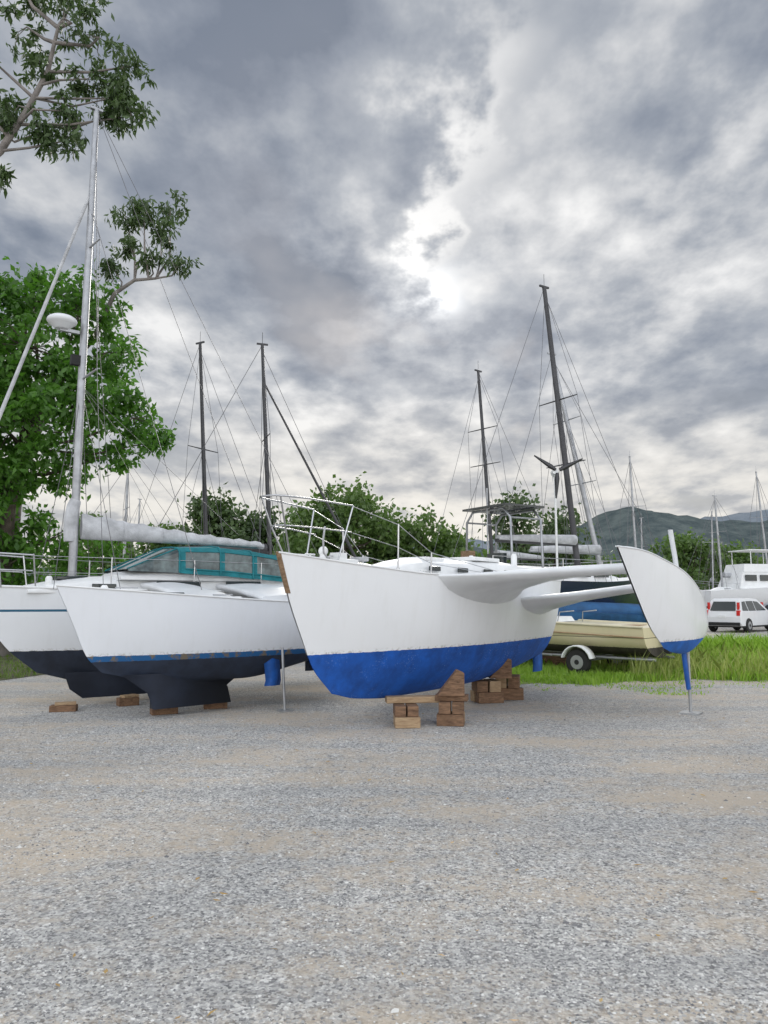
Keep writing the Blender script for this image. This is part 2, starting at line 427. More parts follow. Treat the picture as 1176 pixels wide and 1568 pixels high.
# spray dodger: raked screen, canvas roof, side curtains with clear panels
b = B()
def arch(x, w, h, zb):
    pts = [(-1, 0), (-.99, .16), (-.965, .78), (-.86, .93), (-.5, 1.0), (0, 1.03), (.5, 1.0), (.86, .93), (.965, .78), (.99, .16), (1, 0)]
    return [(x, w*a, zb + h*c) for a, c in pts]
rings = [arch(2.25, .64, .03, 2.04), arch(2.62, .70, .22, 2.03), arch(3.02, .76, .42, 2.02), arch(3.12, .77, .45, 2.01), arch(3.7, .81, .50, 1.98), arch(3.78, .81, .50, 1.98), arch(4.28, .83, .50, 1.94), arch(4.36, .83, .50, 1.94), arch(4.85, .83, .47, 1.90)]
n_ = len(rings[0])
for i in range(len(rings)-1):
    for j in range(n_-1):
        screen = i in (0, 1)
        side = i in (3, 5, 7) and j in (1, n_-3)
        b.add([rings[i][j], rings[i][j+1], rings[i+1][j+1], rings[i+1][j]], [(0, 1, 2, 3)], 1 if (screen or side) else 0, True)
for i in (2, 4, 6, 8):
    b.tube([(p[0], p[1]*1.008, p[2]+.006) for p in rings[i]], .016, 6, 0)
for j in (3, 5, 7):
    b.tube([(r_[j][0], r_[j][1]*1.008, r_[j][2]+.006) for r_ in rings[:3]], .012, 6, 0)
for j in (1, 2, 8, 9):
    b.tube([(r_[j][0], r_[j][1]*1.008, r_[j][2]+.004) for r_ in rings[3:]], .012, 6, 0)
b.obj('canvas_dodger', [M_teal, M_clear], lt)
mx = 1.59; mt = 9.75
b = B()
b.tube([(mx, 0, 1.85), (mx, 0, 5), (mx + .02, 0, 8.0), (mx + .03, 0, mt)], [.085, .08, .07, .058], 12, sx=.75)
b.tube([(mx+.03, 0, mt), (mx+.03, 0, mt+.28)], .006, 5, 1); b.box((mx+.03, 0, mt+.02), (.2, .06, .04), 0)
for z, w in ((5.1, .55), (7.3, .38)):
    for s in (-1, 1): b.tube([(mx, 0, z), (mx+.08, s*w, z+.05)], [.022, .014], 6)
b.box((mx-.22, 0, 5.86), (.3, .06, .05), 0); b.box((mx-.1, 0, 5.4), (.16, .1, .16), 1)
b.tube([(mx+.1, 0, 2.62), (mx+3.3, 0, 2.56)], .05, 10)
b.obj('mast_and_boom', [M_alloy, M_black], lt)
b = B()
b.ball((mx-.34, 0, 6.0), .23, 0, 20, 8, (1, 1, .42)); b.tube([(mx-.34, 0, 5.87), (mx-.34, 0, 5.96)], [.1, .2], 16)
b.obj('radar_dome', M_wing, lt)
b = B()
rg = []
for i in range(30):
    t = i/29; x = mx + .1 + 3.15*t
    h = .26*(1-t)**1.4 + .11 + .014*math.sin(i*2.3) + .008*math.sin(i*5.1); w = .085 - .025*t + .010*math.sin(i*1.7)
    zb = 2.56 - .03*t
    rg.append([(x, w*math.sin(a)*(1-.45*max(0, math.cos(a))), zb + h*.5 + h*.55*math.cos(a)) for a in [2*math.pi*k/14 for k in range(14)]])
b.loft(rg, 0)
b.tube([(mx-.06, 0, 2.5), (mx-.06, 0, 2.8), (mx-.03, 0, 3.05), (mx-.0, 0, 3.15)], [.09, .11, .10, .085], 12)
for i in (6, 12, 18, 24):
    c = rg[i]; b.tube([(p[0], p[1]*1.04, p[2]) for p in c] + [(c[0][0], c[0][1]*1.04, c[0][2])], .006, 4)
b.obj('sail_cover', M_cover, lt)
b = B()
b.tube([(mx-.02, 0, 8.2), (-.25, 0, 1.95)], [.024, .032], 8)
b.obj('furled_headsail', M_cover, lt)
b = B()
w = .005
for s in (-1, 1):
    b.tube([(mx+.03, 0, mt-.05), (mx+.08, s*.55, 5.15), (mx+.25, s*.8, 1.75)], w, 4)
    b.tube([(mx, 0, 8.0), (mx+.08, s*.38, 7.35), (mx+.08, s*.55, 5.15)], w, 4)
    b.tube([(mx, 0, 5.0), (mx+.5, s*.8, 1.75)], w, 4); b.tube([(mx, 0, 5.0), (mx-.4, s*.6, 1.75)], w, 4)
    b.tube([(mx, 0, 8.1), (mx+1.3, s*2.0, 1.68)], w, 4)
b.tube([(mx+.03, 0, mt), (6.4, 0, 1.9)], w, 4); b.tube([(mx+.03, 0, mt), (mx+3.2, 0, 2.7)], w, 4)
for q in (1.4, 2.1, 2.8): b.tube([(mx, 0, 5.0), (mx+q, 0, 2.75)], w*.7, 4)
b.obj('rigging', M_wire, lt)
b = B()
b.tube([(.95, -.35, 2.25), (.2, -.22, 2.28), (-.15, -.12, 2.28), (-.15, .12, 2.28), (.2, .22, 2.28), (.95, .35, 2.25)], .013, 8)
b.tube([(.95, -.35, 2.02), (.2, -.2, 2.04), (-.1, 0, 2.05), (.2, .2, 2.04), (.95, .35, 2.02)], .01, 8)
for s in (-1, 1):
    for x, y in ((.0, .1), (.5, .25), (.95, .35)): b.tube([(x, s*y, 2.27), (x+.06, s*y*.85, 1.78)], .012, 8)
    tp = [(.95, s*.35, 2.24)]
    for x in (2.0, 3.2, 4.4, 5.6):
        p = pick(lpe if s < 0 else lse, x); b.tube([p, (p[0], p[1], p[2]+.5)], .011, 6); tp.append((p[0], p[1], p[2]+.49))
    b.tube(tp, .005, 4); b.tube([(q[0], q[1], q[2]-.24) for q in tp], .004, 4)
for x in (1.6, 2.9): 
    p = pick(fpe, x); b.tube([(x, p[1]+.08, p[2]+.04), (x+.3, p[1]+.08, p[2]+.04)], .01, 6)
b.obj('rails', M_steel, lt)
b = B()
for x, y, z in ((1.2, -.25, 1.86), (4.95, -.62, 2.14), (4.95, .62, 2.14), (1.5, -2.0, 1.70)):
    b.tube([(x, y, z-.06), (x, y, z+.06), (x, y, z+.09)], [.055, .05, .03], 12)
b.box((2.1, -2.0, 1.665), (.42, .34, .05), 0); b.box((3.2, -2.02, 1.62), (.42, .34, .05), 0)
b.obj('deck_fittings', M_deck, lt, bevel=.008)
b = B()
b.loft([[(x-.13, -2.25, z), (x, -2.28, z), (x+.13, -2.25, z), (x, -2.22, z)] for x, z in ((3.85, .95), (3.9, .6), (3.92, .42), (3.9, .34))], 0, True)
b.loft([[(x-.1, -1.6, z), (x, -1.63, z), (x+.12, -1.6, z), (x, -1.57, z)] for x, z in ((4.9, .95), (4.95, .6), (4.95, .45))], 1, True)
b.obj('rudders', [M_bluepaint, M_navy], lt)
b = B()
b.tube([(3.95, -2.55, .01), (3.95, -2.45, .9)], .02, 8); b.box((3.95, -2.55, .012), (.18, .18, .02), 0)
b.obj('stand_prop', M_galv, lt)
def low_block(x, y, w=.36, h=.1, rz=.5):
    b = B(); b.box((0, 0, h/2), (w, .17, h), 0, rz); b.box((.02, .01, h+.02), (w*.8, .15, .035), 1, rz+.2)
    b.obj('timber_block_stack', [M_wood, M_wood2], None, (x, y, 0), bevel=.006)
low_block(-3.1, 10.75, .36, .09); low_block(-2.5, 11.3, .34, .1, .3); low_block(-4.62, 11.0, .36, .09, .2); low_block(-3.9, 11.6, .3, .12, .6)

# ------------------------------------------------------------------ other yachts
def sailboat(x, y, rz, L, ztop, rake=(0, 0), hullm=None, deckz=2.0, mastz=2.4, mm=M_darkmast, furl=True, cab=True, mr=.07, spr=(.62,)):
    e = empty('sailboat', (x, y, 0), rz); k = L/8
    b = B()
    p1, p2 = hull(b, L, [(0, deckz+.25), (L*.5, deckz), (L, deckz+.05)], [(0, 1.2), (L*.2, .75), (L*.5, .6), (L*.8, .8), (L, 1.25)],
         [(0, .015), (.15, .45*k), (.35, 1.0*k), (.6, 1.25*k), (.85, 1.05*k), (1, .8*k)], [(0, 0), (.5, .35), (1, 1.2)], m=2.4, x0=-L*.42, NT=24, NQ=10)
    b.obj('hull', [hullm, M_deck], e)
    if cab:
        b = B(); cabin(b, -L*.12, L*.32, .5*k, .75*k, deckz-.03, .3, .36); b.obj('cabin', M_deck, e, bevel=.02)
        b = B()
        for q in range(3):
            for s in (-1, 1): b.box((L*.03*q*3.0-.2, s*(.60+.04*q)*k, deckz+.2), (.5, .04, .12), 0, rz=-s*.07)
        b.obj('cabin_windows', M_glass, e)
    b = B(); rx, ry = rake
    ca, sa = math.cos(-rz), math.sin(-rz); lx, ly = rx*ca-ry*sa, rx*sa+ry*ca
    base = (0, 0, mastz-.3)
    at = lambda f: (lx*f, ly*f, base[2] + (ztop-base[2])*f)
    b.tube([base, at(.5), at(1)], [mr, mr*.95, mr*.7], 10)
    b.tube([at(1), (lx, ly, ztop+.4)], .008, 4); b.box((lx, ly, ztop+.02), (.35, .05, .05), 0)
    b.tube([(.1, 0, mastz+.6), (L*.36, 0, mastz+.6)], [.06, .05], 8)
    for f in spr:
        p = at(f); b.tube([(p[0], p[1]-.62*k-.1, p[2]), p, (p[0], p[1]+.62*k+.1, p[2])], [.014, .022, .014], 6)
    b.obj('mast_and_boom', mm, e)
    b = B(); w = .006 + .0001*y
    for s in (-1, 1):
        p = at(spr[-1]); q = (p[0], p[1]+s*(.62*k+.1), p[2])
        b.tube([at(.98), q, (.2, s*1.1*k, deckz)], w, 4); b.tube([p, (.6, s*1.1*k, deckz)], w, 4); b.tube([p, (-.5, s*.9*k, deckz)], w, 4)
    b.tube([at(1), (L*.56, 0, deckz)], w, 4); b.tube([at(.97), (-L*.41, 0, deckz+.2)], w, 4)
    b.obj('rigging', M_wire, e)
    b = B(); b.tube([(.15, 0, mastz+.72), (L*.2, 0, mastz+.7), (L*.35, 0, mastz+.67)], [.15, .11, .07], 10)
    if furl: b.tube([at(.84), (-L*.40, 0, deckz+.4)], [.03, .05], 8)
    b.obj('stowed_sails', M_cover if not furl else M_darkmast if furl == 2 else M_tarpblue, e)
    b = B()
    for s in (-1, 1):
        tp = []
        for f in (.1, .3, .5, .7, .9):
            pp = (p1 if s < 0 else p2)[int(len(p1)*f)]; b.tube([pp, (pp[0], pp[1], pp[2]+.55)], .014, 5); tp.append((pp[0], pp[1], pp[2]+.54))
        b.tube(tp, .009, 4)
    b.obj('lifelines', M_steel, e)
    b = B()
    for xx in (-L*.15, L*.08, L*.25):
        b.box((xx, 0, .32), (.35, .5, .64), 0)
    for xx in (-L*.2, L*.2):
        for s in (-1, 1): b.tube([(xx, s*1.5*k, 0), (xx, s*.95*k, 1.2)], .04, 6)
    b.obj('cradle', M_wood, e)
    return e, at
H_blue = hull_mat('sailboat_blue_bottom', (.74, .75, .76), (.02, .06, .16), 1.35)
H_dark = hull_mat('sailboat_dark_bottom', (.72, .73, .74), (.03, .03, .04), 1.2)
H_navy = hull_mat('sailboat_navy', (.012, .02, .045), (.02, .05, .12), 1.15)
s1, at1 = sailboat(5.35, 20.5, math.radians(212), 8.2, 10.5, (-.75, 0), H_navy, 2.05, 2.5, M_darkmast, 0, mr=.085, spr=(.38, .60))
sailboat(7.1, 24.2, math.radians(205), 8, 9.8, (-1.45, .1), H_dark, 2.0, 2.5, M_alloy, 0, mr=.085, spr=(.42, .7))
sailboat(3.9, 26.5, math.radians(40), 8, 9.9, (-.45, 0), H_dark, 2.0, 2.5, M_darkmast, 0, spr=(.55, .72))
sailboat(-3.4, 22.5, math.radians(200), 7.5, 9.5, (-.4, 0), H_blue, 1.9, 2.4, M_darkmast, 2, spr=(.6,))
sailboat(-5.55, 23.5, math.radians(150), 7.5, 9.9, (-.45, 0), H_dark, 1.9, 2.4, M_darkmast, 0, spr=(.55,))
sailboat(-11.5, 33, math.radians(30), 8, 7.8, (0, 0), H_dark, 1.9, 2.4, M_alloy, 0)
sailboat(-17.2, 52, math.radians(60), 8, 8.6, (0, 0), H_dark, 1.9, 2.4, M_alloy, 0)
sailboat(14.6, 43, math.radians(60), 8, 9.9, (-.2, 0), H_blue, 2.0, 2.5, M_alloy, 0)
sailboat(20.8, 46, math.radians(20), 8, 8.0, (-.2, 0), H_blue, 2.0, 2.4, M_alloy, 0)
sailboat(25.8, 50, math.radians(50), 8, 10.2, (-.5, 0), H_dark, 1.9, 2.4, M_alloy, 0)
sailboat(24.6, 56, math.radians(70), 8, 8.2, (.2, 0), H_blue, 1.9, 2.4, M_alloy, 0)
sailboat(19.0, 55, math.radians(120), 7.5, 7.6, (.1, 0), H_dark, 1.9, 2.4, M_alloy, 0)
b = B()
for x in (2.2, 3.2):
    b.tube([(x, -.9, 2.1), (x, -.85, 3.6), (x, -.6, 3.85), (x, .6, 3.85), (x, .85, 3.6), (x, .9, 2.1)], .03, 8)
b.tube([(2.2, -.85, 3.6), (3.2, -.85, 3.6)], .025, 6); b.tube([(2.2, .85, 3.6), (3.2, .85, 3.6)], .025, 6)
b.box((2.7, 0, 3.92), (1.3, 1.7, .05), 1)
b.box((3.3, -.7, 2.6), (.2, .35, .5), 2); b.box((3.35, .5, 2.55), (.2, .5, .35), 1); b.tube([(3.3, .1, 2.1), (3.3, .1, 4.4)], .02, 6)
b.obj('stern_arch', [M_alloy, M_glass, M_stem], s1)
wg = empty('wind_generator', (4.48, 19.3, 0))
b = B()
b.tube([(0, 0, 2.0), (0, 0, 4.85)], .03, 8); b.tube([(-.05, -.3, 4.9), (0, .0, 4.9), (.05, .35, 4.9)], [.08, .11, .03], 10)
b.add([(.05, .3, 4.9), (.07, .62, 5.12), (.07, .62, 4.72)], [(0, 1, 2)], 0)
b.obj('pole_and_nacelle', M_deck, wg)
b = B()
for k in range(3):
    a = 2*math.pi*k/3 + .45
    b.loft([[(r*math.cos(a)-c*math.sin(a), -.32, 4.9+r*math.sin(a)+c*math.cos(a)), (r*math.cos(a), -.35, 4.9+r*math.sin(a)), (r*math.cos(a)+c*math.sin(a), -.31, 4.9+r*math.sin(a)-c*math.cos(a))] for r, c in ((.05, .04), (.2, .065), (.5, .04), (.72, .02))], 0, True)
b.obj('rotor_blades', M_darkmast, wg, recalc=False)

tp = empty('covered_boat', (4.9, 18.9, 0), math.radians(20))
b = B(); hull(b, 3.6, [(0, 1.35), (3.6, 1.2)], [(0, .9), (1, .7), (3.6, .7)], [(0, .02), (.3, .6), (.6, .75), (1, .7)], [(0, 0), (1, .5)], m=2.4, x0=-1.8)
b.obj('hull', [M_tarpblue, M_tarpblue], tp)
b = B(); cabin(b, -1.7, 1.8, .3, .78, 1.22, .3, .18); b.obj('tarp_cover', M_tarpblue, tp)
b = B()
for x in (-.8, .9): b.box((x, 0, .35), (.3, .8, .7), 0)
b.obj('timber_props', M_wood, tp)

# ------------------------------------------------------------------ cream runabout on a trailer
fb = empty('fishing_boat', (5.85, 16.0, 0), math.atan2(2.2, -2.4))
b = B()
S = 4.5
p1, p2 = hull(b, S, [(0, 1.26), (1.6, 1.12), (4.5, 1.02)], [(0, .72), (.7, .50), (1.6, .42), (4.5, .38)], [(0, .02), (.12, .38), (.3, .70), (.55, .86), (1, .84)], [(0, 0), (.5, .24), (1, .65)], m=3.4, vee=.9, rnd=.62, camber=-.02)
for e in (p1, p2): b.tube([(p[0], p[1]*1.01, p[2]+.01) for p in e], .028, 8, 1); b.tube([(p[0], p[1]*.985, p[2]-.2) for p in e], .016, 6, 2)
b.v = [(S - v[0], v[1], v[2]) for v in b.v]
b.obj('hull', [M_cream, paint('cream_gunwale', (.70, .64, .46), .5), M_wood2], fb)
b = B()
b.box((2.6, 0, 1.15), (.8, .9, .12), 0, taper=.85); b.add([(2.95, -.45, 1.18), (2.95, .45, 1.18), (2.8, .38, 1.38), (2.8, -.38, 1.38)], [(0, 1, 2, 3)], 1)
b.box((1.5, 0, 1.02), (.3, 1.3, .05), 2); b.box((.7, 0, 1.02), (.3, 1.3, .05), 2)
b.box((-.12, 0, 1.08), (.22, .24, .26), 3); b.box((-.16, 0, .72), (.12, .14, .5), 3)
for y in (-.6, .6): b.tube([(2.1, y, 1.05), (2.05, y*.9, 1.32), (1.7, y*.9, 1.35)], .015, 6, 4)
b.obj('console_and_outboard', [M_deck, M_clear, M_wood2, M_black, M_steel], fb, bevel=.01)
tr = empty('boat_trailer', (5.85, 16.0, 0), math.atan2(2.2, -2.4))
b = B()
for y in (-.5, .5): b.tube([(-.1, y, .36), (3.0, y, .36), (4.3, 0, .36)], .035, 6)
b.tube([(4.2, 0, .36), (5.5, 0, .36)], .035, 6); b.tube([(4.6, 0, .36), (4.55, 0, 1.1)], .03, 6)
for x in (.3, 1.3, 2.3): b.tube([(x, -.55, .36), (x, .55, .36)], .03, 6)
b.tube([(1.4, -.98, .28), (1.4, .98, .28)], .025, 6); b.tube([(5.3, 0, 0.02), (5.3, 0, .5)], .03, 6)
b.obj('frame', M_galv, tr)
def wheel(b, c, axis, r, w, mt=0, mh=1):
    c = Vector(c); a = Vector(axis).normalized()
    b.tube([c-a*w/2, c-a*w*.35, c+a*w*.35, c+a*w/2], [r*.93, r, r, r*.93], 24, mt)
    b.tube([c-a*w*.53, c+a*w*.53], r*.55, 18, mh); b.tube([c-a*w*.58, c+a*w*.58], r*.2, 12, mt)
b = B()
for y in (-.95, .95): wheel(b, (1.4, y, .27), (0, 1, 0), .27, .17)
b.obj('wheels', [M_black, M_galv], tr)
b = B()
for y in (-.97, .97):
    rg = [[(1.4+.36*math.cos(a), y-.12, .27+.36*math.sin(a)), (1.4+.36*math.cos(a), y+.12, .27+.36*math.sin(a)), (1.4+.33*math.cos(a), y+.12, .27+.33*math.sin(a)), (1.4+.33*math.cos(a), y-.12, .27+.33*math.sin(a))] for a in np.linspace(.25, math.pi-.25, 10)]
    b.loft(rg, 0)
b.obj('mudguards', M_deck, tr)

# ------------------------------------------------------------------ cars
def car(x, y, rz, mat, suv=True):
    e = empty('parked_car', (x, y, 0), rz)   # +x = front
    H = 1.66 if suv else 1.48
    prof = [(-2.2, .45), (-2.22, .75), (-2.15, 1.02), (1.1, 1.02), (1.95, 0.92), (2.16, .78), (2.22, .5), (2.1, .32), (-2.1, .32)]
    b = B(); rings = []
    for yy, k in ((-.9, .96), (-.88, 1), (-.6, 1.01), (.6, 1.01), (.88, 1), (.9, .96)):
        rings.append([(px*k, yy, .65+(pz-.65)*k) for px, pz in prof])
    b.loft(rings, 0, False)
    gh = [(-2.10, 1.0), (-1.78, H-.10), (-1.55, H-.01), (-.5, H+.01), (.30, H-.04), (1.30, 1.0)]
    b.loft([[(px, yy*(1-.22*(pz-1)/.6), pz) for px, pz in gh] for yy in (-.86, -.8, .8, .86)], 0, False)
    b.obj('body', mat, e, bevel=.05)
    b = B()
    sy = lambda pz: .86*(1-.22*(pz-1)/.6) + .012
    for quad in ([(-1.86, 1.06), (-1.62, H-.17), (-1.25, H-.14), (-1.2, 1.05)], [(-1.12, 1.05), (-1.15, H-.14), (-.35, H-.13), (-.3, 1.05)], [(-.22, 1.05), (-.27, H-.13), (.25, H-.17), (.95, 1.06)]):
        for s in (-1, 1): b.add([(px, s*sy(pz), pz) for px, pz in quad], [(0, 1, 2, 3)], 0)
    b.add([(-2.115, -.62, 1.06), (-2.115, .62, 1.06), (-1.87, .54, H-.16), (-1.87, -.54, H-.16)], [(0, 1, 2, 3)], 0)
    b.add([(1.27, -.7, 1.04), (1.27, .7, 1.04), (.45, .6, H-.09), (.45, -.6, H-.09)], [(0, 1, 2, 3)], 0)
    b.obj('windows', M_glass, e, recalc=False)
    b = B()
    for s in (-1, 1):
        b.box((-2.17, s*.78, .95), (.14, .16, .26), 0); b.box((-2.0, s*.72, 1.28), (.10, .11, .36), 0)
    b.box((-2.25, 0, .42), (.08, 1.7, .16), 1); b.box((-2.25, 0, .78), (.03, .4, .12), 2); b.box((0, 0, .30), (3.9, 1.78, .1), 1)
    b.obj('lamps_and_bumper', [M_red, M_black, M_deck], e, bevel=.01)
    b = B()
    for xx in (-1.35, 1.4):
        for s in (-.84, .84): wheel(b, (xx, s, .35), (0, 1, 0), .35, .22)
    b.obj('wheels', [M_black, M_galv], e)
car(18.15, 38.2, math.radians(42), M_carwhite); car(21.9, 39.5, math.radians(25), M_carsilver, False)

mc = empty('motor_cruiser', (24.0, 46.5, 0), math.radians(190))
b = B(); hull(b, 9, [(0, 2.6), (9, 2.1)], [(0, 1.5), (2, .8), (9, .8)], [(0, .02), (.25, 1.2), (.6, 1.5), (1, 1.4)], [(0, 0), (1, 1.2)], m=3, x0=-4)
b.obj('hull', [H_dark, M_deck], mc)
b = B(); b.box((.6, 0, 2.75), (4.6, 2.3, 1.0), 0, taper=.85); b.box((1.0, 0, 3.5), (3.0, 2.0, .5), 0, taper=.9); b.box((.8, 0, 4.6), (2.6, 2.0, .06), 0)
for x in (-.3, 1.9):
    for y in (-.9, .9): b.tube([(x, y, 3.6), (x, y, 4.6)], .03, 6)
b.obj('superstructure', M_deck, mc, bevel=.06)
b = B()
for x in (-1, 0, 1, 2):
    for s in (-1, 1): b.box((x+.1, s*1.1, 2.9), (.75, .05, .36), 0)
b.box((-1.62, 0, 2.9), (.05, 1.6, .4), 0)
b.obj('windows', M_glass, mc)
b = B()
for x in (-2, 1, 3): b.box((x, 0, .4), (.4, 1.2, .8), 0)
b.obj('cradle', M_wood, mc)

# ------------------------------------------------------------------ foliage
def leaf_mesh(name, C, size, mat, parent=None, droop=.5, width=.28, seed=1):
    rs = np.random.RandomState(seed); N = len(C)
    d = rs.normal(size=(N, 3)); d[:, 2] -= droop*1.4; d /= np.linalg.norm(d, axis=1)[:, None]
    r = rs.normal(size=(N, 3)); s = np.cross(d, r); s /= np.linalg.norm(s, axis=1)[:, None] + 1e-9
    nn = np.cross(d, s)
    Ls = size * rs.uniform(.6, 1.35, (N, 1))
    v = np.empty((N, 4, 3))
    v[:, 0] = C; v[:, 1] = C + d*Ls*.45 + s*Ls*width + nn*Ls*.06; v[:, 2] = C + d*Ls - nn*Ls*.1; v[:, 3] = C + d*Ls*.45 - s*Ls*width + nn*Ls*.06
    me = bpy.data.meshes.new(name)
    me.vertices.add(4*N); me.vertices.foreach_set('co', v.reshape(-1).astype(np.float32))
    me.loops.add(4*N); me.loops.foreach_set('vertex_index', np.arange(4*N, dtype=np.int32))
    me.polygons.add(N); me.polygons.foreach_set('loop_start', np.arange(0, 4*N, 4, dtype=np.int32))
    me.materials.append(mat); me.update(calc_edges=True)
    o = bpy.data.objects.new(name, me); scene.collection.objects.link(o)
    if parent: o.parent = parent
    return o

def tree(name, base, clusters, leaf, mat, bark, nsub=26, per=42, r0=.25, spread=.2, droop=.5, width=.28, seed=1, limbs=True, path=None, rad=None, shell=.35):
    rs = np.random.RandomState(seed)
    e = empty(name, base); bx, by, bz = base
    b = B(); C = []
    if path is None:
        cz = np.mean([c[2] for c in clusters]); cx = np.mean([c[0] for c in clusters]); cy = np.mean([c[1] for c in clusters])
        path = [(bx, by, 0), (bx+(cx-bx)*.25+.1, by+(cy-by)*.25, cz*.3), (bx+(cx-bx)*.6-.1, by+(cy-by)*.6, cz*.65), (cx, cy, cz)]
    rr = rad or list(np.linspace(r0, r0*.35, len(path)))
    b.tube([(p[0]-bx, p[1]-by, p[2]) for p in path], rr, 10)
    P = [Vector(p) for p in path]
    for (x, y, z, r) in clusters:
        c = Vector((x, y, z))
        cand = [P[i].lerp(P[i+1], f) for i in range(len(P)-1) for f in (0, .33, .66, 1)]
        cand = [q for q in cand if q.z < z - .1*r] or [P[0]]
        st = min(cand, key=lambda q: (q-c).length + .4*max(0, q.z-z+1))
        mid = st.lerp(c, .5) + Vector((rs.normal()*.12, rs.normal()*.12, -.08*(c-st).length))
        w = max(.012, min(r0*.3, .035*r + .012))
        b.tube([(q[0]-bx, q[1]-by, q[2]) for q in (st, mid, c)], [w*1.3, w, w*.5], 7)
        n = int(nsub * max(.35, r*r if r < 1 else r**1.8))
        for k in range(n):
            v = rs.normal(size=3); v /= np.linalg.norm(v)
            s = np.array((x, y, z)) + v*r*rs.uniform(shell, 1.15)*np.array((1, 1, .85))
            if limbs and rs.rand() < .4:
                m2 = (np.array((x, y, z)) + s)/2 + rs.normal(size=3)*.06*r
                b.tube([(q[0]-bx, q[1]-by, q[2]) for q in ((x, y, z), m2, s)], [w*.4, w*.28, w*.12], 4)
            sz = spread * rs.uniform(.6, 1.4)
            C.append(s + rs.normal(size=(int(per*rs.uniform(.5, 1.4)), 3))*np.array((sz, sz, sz*.8)))
    b.obj('trunk_and_limbs', bark, e)
    C = np.concatenate(C) - np.array((bx, by, 0))
    leaf_mesh('foliage', C, leaf, mat, e, droop, width, seed+5)
    return e

tree('mango_tree', (-10.6, 20, 0), [(-11.2, 20, 10.0, 1.4), (-9.8, 20, 9.9, 1.1), (-8.4, 19.8, 9.6, 1.0), (-7.7, 20, 8.4, .85), (-9.5, 19.2, 8.3, 1.4), (-11.5, 19, 8.0, 1.7), (-8.6, 19.3, 7.4, .8), (-9.9, 19.0, 7.2, 1.0), (-10.5, 19, 6.6, 1.0),
     (-7.9, 19.6, 6.9, 1.05), (-6.8, 19.8, 6.5, .75), (-6.2, 20, 5.9, .42), (-9.5, 19, 6.2, 1.5), (-11.6, 19, 5.8, 1.8), (-7.6, 20, 5.5, .6), (-8.6, 20, 5.2, .7), (-11.0, 19.3, 4.0, 1.6), (-9.3, 20.5, 3.2, 1.0), (-12.0, 18.5, 3.2, 1.4), (-8.0, 21, 2.6, .8), (-10.3, 19.6, 2.4, 1.3), (-10.2, 19.2, 4.9, 1.2), (-12.2, 19, 9.6, 1.4)],
     .21, M_leafA, M_bark, nsub=28, per=38, r0=.35, spread=.155, droop=.5, width=.25, seed=3, shell=.45)
cl = [(-6.1, 13, 12.6, .6), (-5.4, 13, 12.2, .5), (-4.85, 13, 11.6, .38), (-4.72, 13, 10.6, .30), (-5.15, 13, 10.6, .22), (-6.85, 13.1, 12.5, .55), (-6.0, 13, 10.7, .32), (-5.95, 13, 10.1, .30), (-6.4, 12.9, 10.2, .28),
      (-6.85, 13, 10.8, .35), (-7.2, 13, 10.5, .35), (-6.5, 13, 11.6, .3), (-7.15, 13, 9.4, .2), (-5.6, 13, 11.35, .3), (-7.4, 12.9, 11.7, .4), (-5.1, 13.2, 11.1, .25), (-5.9, 13.1, 13.3, .6), (-7.0, 13, 13.4, .6), (-4.95, 13, 11.0, .2)]
tree('eucalyptus_tree', (-10.0, 13.6, 0), cl, .16, M_leafG, M_gumbark, nsub=27, per=34, r0=.16, spread=.07, droop=1.0, width=.17, seed=11, shell=.5,
     path=[(-10.0, 13.6, 0), (-9.8, 13.5, 4), (-9.2, 13.3, 7.6), (-7.9, 13, 9.2), (-7.15, 13, 9.9), (-6.7, 13, 10.7), (-6.35, 13, 11.5), (-6.2, 13, 12.4)], rad=[.25, .22, .17, .10, .07, .055, .045, .03])
cl0 = [(-5.1, 15, 9.6, .3), (-4.55, 15, 9.8, .34), (-5.5, 15, 9.7, .28), (-5.36, 15, 9.0, .28), (-4.95, 15, 8.75, .25), (-4.35, 15, 8.6, .24), (-4.75, 15.1, 9.35, .2), (-5.7, 15, 8.5, .2), (-5.1, 15, 9.95, .2)]
f = 20/15
cl = [(x*f, y*f, 1.6+(z-1.6)*f, r*f) for x, y, z, r in cl0]
tree('eucalyptus_tree', (-10.9, 21.6, 0), cl, .2, M_leafG, M_gumbark, nsub=22, per=32, r0=.1, spread=.10, droop=1.0, width=.17, seed=17, shell=.5,
     path=[(-10.9, 21.6, 0), (-10.7, 21.5, 5), (-9.6, 21.2, 8.0), (-8.2, 20.4, 9.0), (-7.55, 20, 10.1), (-7.0, 20, 10.5), (-6.4, 20, 10.55)], rad=[.2, .17, .12, .08, .06, .05, .035])

def blobtree(name, x, y, w, h, seed, leaf=.35, mat=None, nsub=11, per=26, zb=1.0):
    rs = np.random.RandomState(seed); cl = []
    n = int(9 + w*1.6)
    for i in range(n):
        a = rs.uniform(-1, 1); 
        top = h*(1 - .38*abs(a)**1.7)*rs.uniform(.85, 1.0)
        r = rs.uniform(.13, .23)*h*.75
        zz = rs.uniform(zb + r*.5, top - r) if i % 2 else top - r
        cl.append((x + a*(w/2 - r*.6), y + rs.uniform(-1, 1)*w*.25, max(zz, zb+.3*r), r))
    tree(name, (x, y, 0), cl, leaf, mat or M_leafB, M_bark, nsub=nsub, per=per, r0=.22, spread=leaf*1.0, seed=seed, limbs=False, droop=.35, width=.3)
blobtree('shade_tree', -2.0, 45, 8.0, 9.4, 21)
blobtree('shade_tree', 1.6, 46, 6.5, 7.6, 22)
blobtree('shade_tree', 4.4, 47, 4.2, 6.4, 23)
blobtree('shade_tree', -5.4, 47, 5.0, 7.6, 24)
blobtree('eucalyptus_tree', -10.6, 46, 5.0, 8.8, 25, mat=M_leafG)
